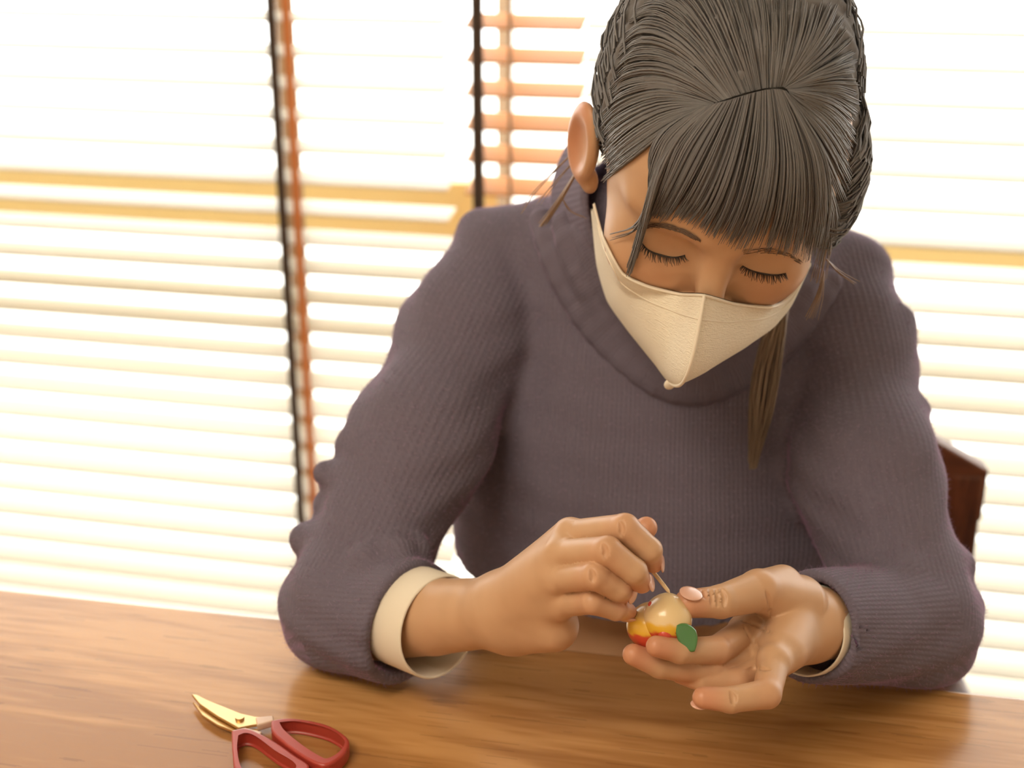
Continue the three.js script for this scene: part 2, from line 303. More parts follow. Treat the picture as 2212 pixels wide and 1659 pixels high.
const FX = Math.abs;
function makeHead() {
  const skull = ell(0, 0.04, -0.008, 0.0725, 0.088, 0.092), face = ell(0, -0.022, 0.028, 0.061, 0.082, 0.06), jaw = ell(0, -0.068, 0.045, 0.036, 0.036, 0.038), fore = ell(0, 0.05, 0.03, 0.062, 0.05, 0.062);
  const bridge = cap(V3(0, 0.022, 0.0870), V3(0, -0.020, 0.1030), 0.0072, 0.0094), tip = ell(0, -0.022, 0.104, 0.0105, 0.009, 0.0095), ala = ell(0.0115, -0.0255, 0.094, 0.0065, 0.0065, 0.008);
  const cheek = ell(0.036, -0.016, 0.058, 0.026, 0.024, 0.024), brow = cap(V3(0.010, 0.0315, 0.084), V3(0.05, 0.034, 0.064), 0.008, 0.006), lid = ell(0.0325, 0.012, 0.0665, 0.0165, 0.0125, 0.0135), socket = ell(0.031, 0.0155, 0.094, 0.019, 0.0115, 0.0115);
  const neck = cap(V3(0, -0.03, -0.03), V3(0, -0.14, -0.075), 0.05, 0.054), mouth = ell(0, -0.053, 0.083, 0.022, 0.010, 0.012);
  const earC = ell(0.082, 0.002, -0.012, 0.0075, 0.031, 0.019), earB = ell(0.0895, 0.002, -0.010, 0.0075, 0.0225, 0.0125), lobe = ell(0.0765, -0.0265, -0.004, 0.0055, 0.0095, 0.008), rim = (x, y, z) => 0;
  const cs = Math.cos(0.42), sn = Math.sin(0.42);
  return (x, y, z) => {
    const a = FX(x);
    let d = smin(skull(x, y, z), face(x, y, z), 0.03);
    d = smin(d, fore(x, y, z), 0.03); d = smin(d, jaw(x, y, z), 0.03); d = smin(d, cheek(a, y, z), 0.022); d = smin(d, brow(a, y, z), 0.012);
    d = smax(d, -socket(a, y, z), 0.012);
    d = smin(d, lid(a, y, z), 0.004);
    d = smin(d, bridge(x, y, z), 0.010); d = smin(d, tip(x, y, z), 0.006); d = smin(d, ala(a, y, z), 0.004); d = smin(d, mouth(x, y, z), 0.01);
    d = smin(d, neck(x, y, z), 0.02);
    // ears, their plane turned outward
    const ex = a + (x > 0 ? 0.010 : 0) - 0.074, ez = z + 0.004, rx = cs * ex + sn * ez + 0.074, rz = -sn * ex + cs * ez - 0.004;
    let e = smin(earC(rx, y, rz), lobe(rx, y, rz), 0.006); e = smax(e, -earB(rx, y, rz), 0.004);
    return smin(d, e, 0.005);
  };
}
const headSdf = makeHead();
const capSdf = (() => {
  const e1 = ell(-0.002, 0.045, -0.018, 0.0775, 0.0915, 0.0955), e2 = ell(-0.003, 0.072, -0.02, 0.066, 0.075, 0.082), bun = ell(0, 0.06, -0.115, 0.04, 0.04, 0.035), puff = ell(0.069, 0.010, 0.004, 0.0215, 0.046, 0.046);
  return (x, y, z) => {
    let d = smin(smin(e1(x, y, z), e2(x, y, z), 0.02), bun(x, y, z), 0.02); d = smin(d, puff(x, y, z), 0.02);
    const side = sstep(0.03, 0.075, FX(x)), line = -0.62 * y + 0.78 * z - (0.008 + 0.006 * side + 0.032 * sstep(0.035, 0.06, x));
    d = smax(d, line, 0.008);
    const fl = 0.0011 * Math.sin(x * 330 + 7 * z * 40 + y * 60) + 0.0008 * Math.sin(z * 520 - y * 210 + x * 90);
    return d + fl;
  };
})();
const hairSdf = (x, y, z) => Math.min(headSdf(x, y, z), capSdf(x, y, z));
function trace(px, py, f, off, near = 0.6, guess) {   // head-local surface point seen at a measured place
  const r = rayL(px, py); let t = 0.55;
  for (let i = 0; i < 90; i++) { const d = f(eyeL.x + r.x * t, eyeL.y + r.y * t, eyeL.z + r.z * t) - off; if (Math.abs(d) < 2e-4) return eyeL.clone().addScaledVector(r, t); t += d * 0.8; if (t > 1.3) break; }
  // grazing: take the closest approach
  let best = 1e9, bt = 0.85; for (let s = 0.7; s < 1.05; s += 0.004) { const d = f(eyeL.x + r.x * s, eyeL.y + r.y * s, eyeL.z + r.z * s); if (d < best) { best = d; bt = s; } }
  return eyeL.clone().addScaledVector(r, bt);
}
const toWorld = (v) => v.clone().applyMatrix4(head);

const personBase = (() => { const q = P(1430, 1100, 1.12); return [q.x, 0, q.z]; })();
const person = thing('person', 'woman in a purple sweater and white mask bending over the small figure she holds', 'person', personBase);
const skinTone = (x, y, z, pink) => { const n = vnoise(x * 160 + 31, y * 160 + z * 130) - 0.5; return [0.57 + 0.03 * n + 0.02 * pink, (0.345 + 0.02 * n) * (1 - 0.2 * pink), (0.195 + 0.015 * n) * (1 - 0.2 * pink)]; };

// joints
const J = {
  shL: P(1085, 610, 1.09), shR: P(1815, 665, 1.08), elL: P(748, 1310, 0.932), elR: P(1972, 1345, 0.925),
  wrL: P(1085, 1322, 0.828), wrR: P(1752, 1345, 0.840), neck: hp(0, -0.13, -0.075), chest: P(1430, 830, 1.11), belly: P(1420, 1200, 1.11), hip: P(1420, 1420, 1.14),
};
// thin skin creases pressed into a field along lines seen on its near side
function creased(f, lines, r) {
  const hit = (x, y) => { const d = rayDir(x, y); let t = 0.6; for (let i = 0; i < 80; i++) { const v = f(EYE.x + d.x * t, EYE.y + d.y * t, EYE.z + d.z * t); if (v < 1e-4) break; t += v * 0.7; } return EYE.clone().addScaledVector(d, t); };
  const g = lines.map((l) => { const c = new THREE.CatmullRomCurve3(l.map(([x, y]) => V3(x, y, 0))).getPoints(6).map((q) => hit(q.x, q.y)), [lo, hi] = boundsOf(c, 0.004); return { f: chain(c, c.map((_, i) => r * (0.35 + 0.65 * Math.sin(Math.PI * i / (c.length - 1))))), lo, hi }; });
  return (x, y, z) => { let d = f(x, y, z); if (d > 0.004 || d < -0.006) return d; for (const q of g) if (x > q.lo[0] && x < q.hi[0] && y > q.lo[1] && y < q.hi[1] && z > q.lo[2] && z < q.hi[2]) d = smax(d, -q.f(x, y, z), 0.0008); return d; };
}
// ---- hand holding the pick (image left)
const handA = (() => {
  const w = J.wrL;
  const D = {
    index: [P(1232, 1156, 0.779), P(1350, 1141, 0.748), P(1403, 1188, 0.750), P(1411, 1216, 0.761)],
    middle: [P(1210, 1198, 0.770), P(1312, 1190, 0.738), P(1370, 1234, 0.741), P(1386, 1259, 0.751)],
    ring: [P(1203, 1250, 0.771), P(1284, 1244, 0.740), P(1335, 1273, 0.747), P(1349, 1280, 0.758)],
    pinky: [P(1214, 1303, 0.779), P(1280, 1300, 0.750), P(1330, 1317, 0.757), P(1356, 1322, 0.769)],
    thumb: [P(1150, 1275, 0.838), P(1262, 1225, 0.830), P(1362, 1170, 0.803), P(1396, 1140, 0.787)],
  };
  const R = { index: [0.0088, 0.0082, 0.0071, 0.0058], middle: [0.0086, 0.0082, 0.0072, 0.0060], ring: [0.0084, 0.0078, 0.0068, 0.0058], pinky: [0.0080, 0.0070, 0.0061, 0.0052], thumb: [0.016, 0.0112, 0.0090, 0.0066] };
  const palm = [];
  for (const f of ['index', 'middle', 'ring', 'pinky']) palm.push(cap(w.clone().lerp(D[f][0], 0.12), D[f][0], 0.0185, R[f][0] + 0.0012));
  palm.push(cap(P(1120, 1350, 0.822), P(1195, 1352, 0.800), 0.0175, 0.0150), cap(P(1160, 1260, 0.82), P(1210, 1210, 0.80), 0.016, 0.012));
  palm.push(cap(P(1150, 1275, 0.835), P(1225, 1240, 0.81), 0.016, 0.013));
  const e0 = P(748, 1345, 0.932), fore = chain([e0, e0.clone().lerp(w, 0.6), w], [0.028, 0.0240, 0.0205], 0.003);
  const pj = join(palm, 0.008), fs = Object.keys(D).map((k) => chain(D[k], R[k], 0.0015));
  const f0 = (x, y, z) => { const p = smin(pj(x, y, z), fore(x, y, z), 0.014); let d = 1e9; for (const g of fs) d = smin(d, smin(g(x, y, z), p, 0.0035), 0.0009); return d; };
  const f = creased(f0, [[[1338, 1124], [1344, 1142], [1340, 1158]], [[1302, 1174], [1308, 1190], [1304, 1206]], [[1276, 1228], [1282, 1244], [1278, 1258]]], 0.0004);
  return { f, D, R, pts: [J.elL, w, ...Object.values(D).flat()] };
})();
// ---- hand carrying the figure (image right)
const handB = (() => {
  const w = J.wrR;
  const D = {
    index: [P(1612, 1366, 0.815), P(1548, 1404, 0.776), P(1468, 1406, 0.760), P(1418, 1396, 0.753)],
    middle: [P(1636, 1418, 0.806), P(1535, 1452, 0.778), P(1425, 1437, 0.769), P(1368, 1414, 0.764)],
    ring: [P(1655, 1440, 0.796), P(1592, 1474, 0.776), P(1520, 1470, 0.775), P(1470, 1456, 0.778)],
    pinky: [P(1672, 1428, 0.776), P(1656, 1499, 0.752), P(1578, 1512, 0.745), P(1519, 1507, 0.743)],
    thumb: [P(1722, 1305, 0.826), P(1640, 1276, 0.800), P(1556, 1300, 0.780), P(1486, 1304, 0.770)],
  };
  const R = { index: [0.0098, 0.0082, 0.0072, 0.0060], middle: [0.0098, 0.0084, 0.0074, 0.0062], ring: [0.0094, 0.0080, 0.0070, 0.0056], pinky: [0.0090, 0.0082, 0.0072, 0.0060], thumb: [0.0185, 0.0125, 0.0096, 0.0070] };
  const palm = [];
  for (const f of ['index', 'middle', 'ring', 'pinky']) palm.push(cap(w.clone().lerp(D[f][0], 0.15), D[f][0], 0.0165, R[f][0] + 0.0008));
  palm.push(cap(P(1712, 1330, 0.815), P(1690, 1400, 0.792), 0.0130, 0.0120), cap(D.index[0], D.ring[0], 0.0085, 0.0085), cap(P(1690, 1262, 0.82), P(1640, 1276, 0.80), 0.0115, 0.0115));
  const fore = chain([J.elR, J.elR.clone().lerp(w, 0.5), w], [0.028, 0.0245, 0.0215], 0.003);
  const pad = cap(D.thumb[3], D.thumb[3].clone().lerp(D.thumb[2], 0.6), 0.0078, 0.0076);
  const pj = join(palm, 0.007), fs = Object.keys(D).map((k) => k === 'thumb' ? join([chain(D[k], R[k], 0.002), pad], 0.003) : chain(D[k], R[k], 0.0015));
  const f0 = (x, y, z) => { const p = smin(pj(x, y, z), fore(x, y, z), 0.014); let d = 1e9; for (const g of fs) d = smin(d, smin(g(x, y, z), p, 0.003), 0.0009); return d; };
  const f = creased(f0, [[[1533, 1272], [1540, 1290], [1538, 1308]], [[1545, 1272], [1553, 1290], [1551, 1310]], [[1557, 1271], [1566, 1290], [1563, 1312]], [[1520, 1276], [1526, 1290]],
    [[1592, 1338], [1640, 1352], [1666, 1370]], [[1606, 1350], [1622, 1378], [1640, 1400]], [[1612, 1446], [1636, 1443], [1664, 1447]], [[1578, 1494], [1585, 1505], [1584, 1520]], [[1654, 1276], [1664, 1300], [1662, 1330]]], 0.00065);
  return { f, D, R, pts: [J.elR, w, ...Object.values(D).flat()] };
})();
const pinkAt = (h) => { const c = []; for (const k in h.D) c.push([h.D[k][3], 1], [h.D[k][1], 0.35]); return (x, y, z) => { let m = 0; for (const [p, w] of c) { const d = Math.hypot(x - p.x, y - p.y, z - p.z); m = Math.max(m, w * (1 - sstep(0.004, 0.018, d))); } return skinTone(x, y, z, m); }; };
{
  const geos = [];
  const hg = surface(headSdf, [-0.11, -0.13, -0.12], [0.11, 0.14, 0.13], 0.0024, (x, y, z) => {
    const ear = sstep(0.078, 0.088, FX(x)), ch = 0.35 * Math.exp(-((FX(x) - 0.035) ** 2 + (y + 0.014) ** 2) / 0.0005), nose = 0.3 * Math.exp(-(x * x + (y + 0.022) ** 2) / 0.0002);
    return skinTone(x, y, z, Math.max(ear * 0.9, ch, nose));
  });
  hg.applyMatrix4(head); geos.push(hg);
  for (const h of [handA, handB]) { const [lo, hi] = boundsOf(h.pts, 0.036); geos.push(surface(h.f, lo, hi, 0.0014, pinkAt(h))); }
  // trunk and upper arms under the clothes
  const trunk = join([chain([hp(0, -0.05, -0.04), J.neck, J.chest, J.belly, J.hip], [0.05, 0.05, 0.085, 0.085, 0.1], 0.03), cap(J.neck, J.shL, 0.035, 0.035), cap(J.neck, J.shR, 0.035, 0.035), chain([J.shL, J.elL, P(860, 1340, 0.898)], [0.035, 0.028, 0.02], 0.02), chain([J.shR, J.elR, J.elR.clone().lerp(J.wrR, 0.4)], [0.035, 0.028, 0.02], 0.02)], 0.02);
  const [lo, hi] = boundsOf([J.neck, J.chest, J.belly, J.hip, J.shL, J.shR, J.elL, J.elR, J.wrL, J.wrR, hp(0, 0, 0)], 0.12);
  geos.push(surface(trunk, lo, hi, 0.012, (x, y, z) => skinTone(x, y, z, 0)));
  part('body', local(mergeGeometries(geos), person), M.skin, person);
}
// fingernails
{
  const nail = (c, along, out, w, l) => {
    const g = new THREE.SphereGeometry(1, 14, 10); g.scale(w, l, 0.0011);
    const Y = along.clone().normalize(), Z = out.clone().addScaledVector(Y, -out.dot(Y)).normalize(), X = V3().crossVectors(Y, Z);
    g.applyMatrix4(new THREE.Matrix4().makeBasis(X, Y, Z).setPosition(c)); part('fingernail', local(g, person), M.nail, person);
  };
  const right = V3(1, 0, 0).transformDirection(camera.matrixWorld), up = V3(0, 1, 0).transformDirection(camera.matrixWorld), back = V3(0, 0, 1).transformDirection(camera.matrixWorld);
  const A = handA.D, B = handB.D, put = (D, R, k, out, w = 0.0048, l = 0.0058) => { const t = D[k][3], q = D[k][2], dir = t.clone().sub(q), o = out.clone(); o.addScaledVector(dir, -o.dot(dir) / dir.lengthSq()).normalize(); nail(t.clone().addScaledVector(dir.clone().normalize(), 0.001).addScaledVector(o, R[k][3] + (k === 'thumb' ? 0.0009 : -0.0006)), dir, o, w, l); };
  put(A, handA.R, 'index', right.clone().addScaledVector(back, 0.25)); put(A, handA.R, 'middle', right.clone().addScaledVector(back, 0.2)); put(A, handA.R, 'ring', right.clone().addScaledVector(back, 0.3).addScaledVector(up, -0.4)); put(A, handA.R, 'pinky', up.clone().negate().addScaledVector(back, 0.3));
  put(B, handB.R, 'thumb', up.clone().addScaledVector(back, 0.75), 0.0062, 0.0072); put(B, handB.R, 'pinky', up.clone().negate().addScaledVector(back, -0.6), 0.004, 0.005);
}
// ---- sweater
const sw = {};
{
  const chestF = P(1430, 900, 1.02);
  const bones = [
    ['torso', chain([J.neck.clone().lerp(J.chest, 0.35), J.chest, J.belly, J.hip], [0.06, 0.112, 0.115, 0.12], 0.05)],
    ['torso', chain([P(1250, 760, 1.10), P(1205, 1000, 1.10), P(1190, 1300, 1.12)], [0.075, 0.075, 0.085], 0.05)],
    ['torso', chain([P(1640, 760, 1.10), P(1690, 1000, 1.10), P(1720, 1300, 1.12)], [0.075, 0.08, 0.09], 0.05)],
    ['torso', cap(P(1180, 575, 1.10), J.neck, 0.050, 0.055)], ['torso', cap(P(1760, 625, 1.09), J.neck, 0.050, 0.055)],
    ['armL', chain([P(1078, 578, 1.09), P(1012, 730, 1.06), P(905, 955, 0.99), J.elL], [0.043, 0.050, 0.047, 0.043], 0.03)],
    ['foreL', cap(J.elL, P(930, 1356, 0.880), 0.043, 0.0420)],
    ['armR', chain([P(1815, 620, 1.08), P(1832, 760, 1.05), P(1868, 1020, 0.98), J.elR], [0.041, 0.046, 0.048, 0.044], 0.03)],
    ['foreR', cap(J.elR, P(1735, 1357, 0.840), 0.043, 0.0345)],
  ];
  const fold = [
    [P(756, 962, 0.975), P(880, 1040, 0.945), 0.0105], [P(703, 1022, 0.965), P(850, 1095, 0.93), 0.0090], [P(706, 1090, 0.965), P(850, 1150, 0.925), 0.0100], [P(662, 1165, 0.955), P(860, 1190, 0.905), 0.0125],
    [P(895, 1190, 0.920), P(790, 1205, 0.900), 0.012],
    [P(2070, 1222, 0.945), P(1960, 1235, 0.900), 0.012], [P(2085, 1310, 0.935), P(1975, 1300, 0.885), 0.012],
    [P(1035, 500, 1.10), P(1150, 505, 1.09), 0.018], [P(1862, 575, 1.08), P(1790, 570, 1.07), 0.016],
    [P(1950, 690, 1.035), P(1905, 815, 1.000), 0.007], [P(1988, 885, 1.000), P(1950, 950, 0.965), 0.007],
  ].map(([a, b, r]) => cap(a, b, r, r * 0.8));
  const cutL = { p: P(888, 1346, 0.893), n: P(1000, 1405, 0.865).sub(P(810, 1310, 0.915)).normalize() }, cutR = { p: P(1746, 1357, 0.845), n: J.wrR.clone().sub(J.elR).normalize() };
  sw.cutL = cutL; sw.cutR = cutR;
  const tubeL = P(930, 1356, 0.880), tubeR = P(1735, 1357, 0.840), holeL = cap(J.elL.clone().lerp(tubeL, 0.74), J.elL.clone().lerp(tubeL, 1.6), 0.0350), holeR = cap(J.elR.clone().lerp(tubeR, 0.86), J.elR.clone().lerp(tubeR, 1.6), 0.0290);
  const f = (x, y, z) => {
    let t = 1e9, d = 1e9;
    const v = bones.map((b) => b[1](x, y, z));
    t = v[0]; for (let i = 1; i < 5; i++) t = smin(t, v[i], 0.05);
    let aL = smin(v[5], v[6], 0.012), aR = smin(v[7], v[8], 0.012);
    const k = 0.0016 * Math.sin(x * 60 + y * 150 + z * 40) * Math.sin(y * 70 - x * 35 + 1.3) ;
    aL += k; aR += k; t += k * 0.7;
    for (let i = 0; i < 5; i++) aL = smin(aL, fold[i](x, y, z), 0.009);
    for (let i = 5; i < 7; i++) aR = smin(aR, fold[i](x, y, z), 0.013);
    aR = smin(smin(aR, fold[9](x, y, z), 0.012), fold[10](x, y, z), 0.012); t = smin(t, fold[7](x, y, z), 0.03); t = smin(t, fold[8](x, y, z), 0.03);
    let c = (x - cutL.p.x) * cutL.n.x + (y - cutL.p.y) * cutL.n.y + (z - cutL.p.z) * cutL.n.z;
    aL = smax(smax(aL, c, 0.004), -holeL(x, y, z), 0.003);
    c = (x - cutR.p.x) * cutR.n.x + (y - cutR.p.y) * cutR.n.y + (z - cutR.p.z) * cutR.n.z;
    aR = smax(smax(aR, c, 0.004), -holeR(x, y, z), 0.003);
    d = smin(smin(t, aL, 0.012), aR, 0.012);
    return Math.max(d, TOP + 0.0015 - y > 0 ? (TOP + 0.0015 - y) * sstep(-0.02, 0.0, ((x - edgeA.x) * -(edgeB.z - edgeA.z) + (z - edgeA.z) * (edgeB.x - edgeA.x)) / edgeA.distanceTo(edgeB)) * 1.0 : -1);
  };
  sw.f = f; sw.bones = bones;
  const all = [J.hip, J.belly, J.chest, J.neck, J.shL, J.shR, J.elL, J.elR, P(620, 1300, 0.94), P(2110, 1300, 0.94), P(1420, 480, 1.2)];
  const [lo, hi] = boundsOf(all, 0.13); lo[1] = 0.52;
  const g0 = surface(f, lo, hi, 0.0042).toNonIndexed(), p = g0.attributes.position, uv = new Float32Array(p.count * 2);
  const axes = { torso: [J.chest, J.belly], armL: [J.shL, J.elL], foreL: [J.elL, J.wrL], armR: [J.shR, J.elR], foreR: [J.elR, J.wrR] };
  const tmp = V3();
  for (let i = 0; i < p.count; i += 3) {
    const cx = (p.getX(i) + p.getX(i + 1) + p.getX(i + 2)) / 3, cy = (p.getY(i) + p.getY(i + 1) + p.getY(i + 2)) / 3, cz = (p.getZ(i) + p.getZ(i + 1) + p.getZ(i + 2)) / 3;
    let bd = 1e9, bn = 'torso'; for (const [n, s] of bones) { const d = s(cx, cy, cz); if (d < bd) { bd = d; bn = n; } }
    const [a, b] = axes[bn], Y = b.clone().sub(a).normalize(), back = EYE.clone().sub(a).normalize(), X = V3().crossVectors(Y, back).normalize(), Z = V3().crossVectors(X, Y), R0 = bn === 'torso' ? 0.16 : 0.05;
    let a0 = null;
    for (let k = 0; k < 3; k++) { tmp.set(p.getX(i + k), p.getY(i + k), p.getZ(i + k)).sub(a); let an = Math.atan2(tmp.dot(X), tmp.dot(Z)); if (a0 === null) a0 = an; else { if (an - a0 > Math.PI) an -= 2 * Math.PI; if (an - a0 < -Math.PI) an += 2 * Math.PI; } uv[(i + k) * 2] = an * R0 / 0.018; uv[(i + k) * 2 + 1] = tmp.dot(Y) / 0.018; }
  }
  g0.setAttribute('uv', new THREE.BufferAttribute(uv, 2));
  const sweater = part('sweater', local(g0.clone(), person), M.sweater, person);
  { // the wool's fuzz
    const F = new Strands(), n = g0.attributes.normal, a = V3(), d = V3(); let k = 0;
    while (k < 26000) { const i = Math.floor(rnd() * p.count); a.set(p.getX(i), p.getY(i), p.getZ(i)); if (a.y < TOP + 0.006) continue; d.set(n.getX(i) + rr(-0.7, 0.7), n.getY(i) + rr(-0.7, 0.7), n.getZ(i) + rr(-0.7, 0.7)).normalize(); const L = rr(0.0010, 0.0034); F.add([a.clone(), a.clone().addScaledVector(d, L * 0.5), a.clone().addScaledVector(d, L).add(V3(rr(-1, 1), rr(-1, 1), rr(-1, 1)).multiplyScalar(L * 0.3))], 0.00009, 0.00006, 2); k++; }
    part('wool_fuzz', local(F.build(), person), M.fuzz, sweater, 'pale purple fuzz of the wool').userData.kind = 'stuff';
  }
  // ribbed neck band, open at the top
  const na = hp(-0.002, -0.128, -0.092), nb = hp(-0.002, -0.078, -0.052), ax = nb.clone().sub(na).normalize(), prof = [];
  const o1 = cap(na.clone().addScaledVector(ax, -0.02), nb, 0.092, 0.074), o2 = cap(na.clone().addScaledVector(ax, -0.05), nb.clone().addScaledVector(ax, 0.05), 0.086, 0.060);
  const cf = (x, y, z) => smax(smax(o1(x, y, z), -o2(x, y, z), 0.004), (x - nb.x) * ax.x + (y - nb.y) * ax.y + (z - nb.z) * ax.z, 0.006);
  const [cl, ch] = boundsOf([na, nb], 0.11), cg = surface(cf, cl, ch, 0.004).toNonIndexed(), q = cg.attributes.position, cuv = new Float32Array(q.count * 2), X = V3(1, 0, 0).transformDirection(head), Z = V3().crossVectors(X, ax).normalize();
  for (let i = 0; i < q.count; i += 3) { let a0 = null; for (let k = 0; k < 3; k++) { tmp.set(q.getX(i + k), q.getY(i + k), q.getZ(i + k)).sub(na); let an = Math.atan2(tmp.dot(X), tmp.dot(Z)); if (a0 === null) a0 = an; else { if (an - a0 > Math.PI) an -= 2 * Math.PI; if (an - a0 < -Math.PI) an += 2 * Math.PI; } cuv[(i + k) * 2] = an * 0.07 / 0.016; cuv[(i + k) * 2 + 1] = tmp.dot(ax) / 0.016; } }
  cg.setAttribute('uv', new THREE.BufferAttribute(cuv, 2));
  part('neck_band', local(cg, person), M.sweater, person);
  const hit = (x, y) => { const d = rayDir(x, y); let t = 0.7; for (let i = 0; i < 90; i++) { const v = f(EYE.x + d.x * t, EYE.y + d.y * t, EYE.z + d.z * t); if (v < 2e-4) break; t += v * 0.7; } return EYE.clone().addScaledVector(d, t); };
  const outer = [[1172, 478], [1212, 590], [1275, 695], [1362, 785], [1455, 842], [1545, 838], [1645, 780], [1735, 700], [1790, 610]];
  const rows = [0, 1, 2].map((k) => new THREE.CatmullRomCurve3(outer.map(([x, y]) => V3(lerp(x, 1500, 0.15 * k), lerp(y, 520, 0.15 * k), 0))).getPoints(22).map((q) => hit(q.x, q.y).addScaledVector(rayDir(q.x, q.y), 0.004 - 0.003 * k)));
  const roll = join(rows.map((l) => chain(l, l.map(() => 0.0105), 0.004)), 0.012), [rl, rh] = boundsOf(rows.flat(), 0.02), rg = surface(roll, rl, rh, 0.004), rp = rg.attributes.position, ruv = new Float32Array(rp.count * 2);
  for (let i = 0; i < rp.count; i++) { tmp.set(rp.getX(i), rp.getY(i), rp.getZ(i)); let bi = 0, bd = 9; rows[1].forEach((q, k) => { const d = q.distanceTo(tmp); if (d < bd) { bd = d; bi = k; } }); const k0 = Math.max(0, bi - 1), k1 = Math.min(rows[1].length - 1, bi + 1), e = rows[1][k1].clone().sub(rows[1][k0]), along = bi + clamp(tmp.clone().sub(rows[1][bi]).dot(e) / e.lengthSq() * (k1 - k0), -0.5, 0.5); ruv[i * 2] = along * 0.022 / 0.016; ruv[i * 2 + 1] = bd / 0.016; }
  rg.setAttribute('uv', new THREE.BufferAttribute(ruv, 2));
  part('rolled_collar', local(rg, person), M.sweater, person);
}
// ---- white shirt cuffs: short turned sleeves showing past the sweater
{
  const cuff = (a, b, ra, rb, sx, th, nm) => {
    const ax = b.clone().sub(a), L = ax.length(); ax.normalize();
    const prof = [[ra - th, 0], [rb - th, L], [rb - th * 0.5, L + 0.0016], [rb, L], [ra, 0], [ra - th, 0]].map(([r, y]) => new THREE.Vector2(r, y));
    const g = new THREE.LatheGeometry(prof, 48), up = V3(0, 1, 0), X = V3().crossVectors(up, ax).normalize(), Y2 = V3().crossVectors(ax, X).normalize();
    g.scale(sx, 1, 1);
    g.applyMatrix4(new THREE.Matrix4().makeBasis(X, ax, V3().crossVectors(X, ax)).setPosition(a)); g.computeVertexNormals();
    part(nm, local(g, person), M.shirt, person);
  };
  cuff(P(874, 1326, 0.896), P(948, 1354, 0.872), 0.0345, 0.0345, 1.0, 0.0022, 'shirt_cuff');
  cuff(P(1790, 1357, 0.862), P(1738, 1362, 0.840), 0.0280, 0.0285, 1.0, 0.0014, 'shirt_cuff');
}
// ---- lap under the table
{
  const kneeL = J.hip.clone().add(V3(-0.1, -0.06, 0.36)), kneeR = J.hip.clone().add(V3(0.12, -0.06, 0.36)); kneeL.y = kneeR.y = 0.53;
  const hl = J.hip.clone().add(V3(-0.08, 0, 0)), hr = J.hip.clone().add(V3(0.08, 0, 0)); hl.y = hr.y = 0.56;
  const fl = kneeL.clone().add(V3(0, 0, 0.02)), fr = kneeR.clone().add(V3(0, 0, 0.02)); fl.y = fr.y = 0.1;
  const f = join([chain([hl, kneeL, fl], [0.088, 0.06, 0.04], 0.03), chain([hr, kneeR, fr], [0.088, 0.06, 0.04], 0.03)], 0.03), [lo, hi] = boundsOf([hl, hr, kneeL, kneeR, fl, fr], 0.1);
  part('trousers', local(surface(f, lo, hi, 0.012), person), M.trousers, person);
  for (const q of [fl, fr]) { const g = surface(chain([V3(q.x, 0.04, q.z - 0.04), V3(q.x, 0.03, q.z + 0.14)], [0.04, 0.03], 0.02), [q.x - 0.06, -0.01, q.z - 0.1], [q.x + 0.06, 0.1, q.z + 0.2], 0.008); part('shoe', local(g, person), M.trousers, person); }
}
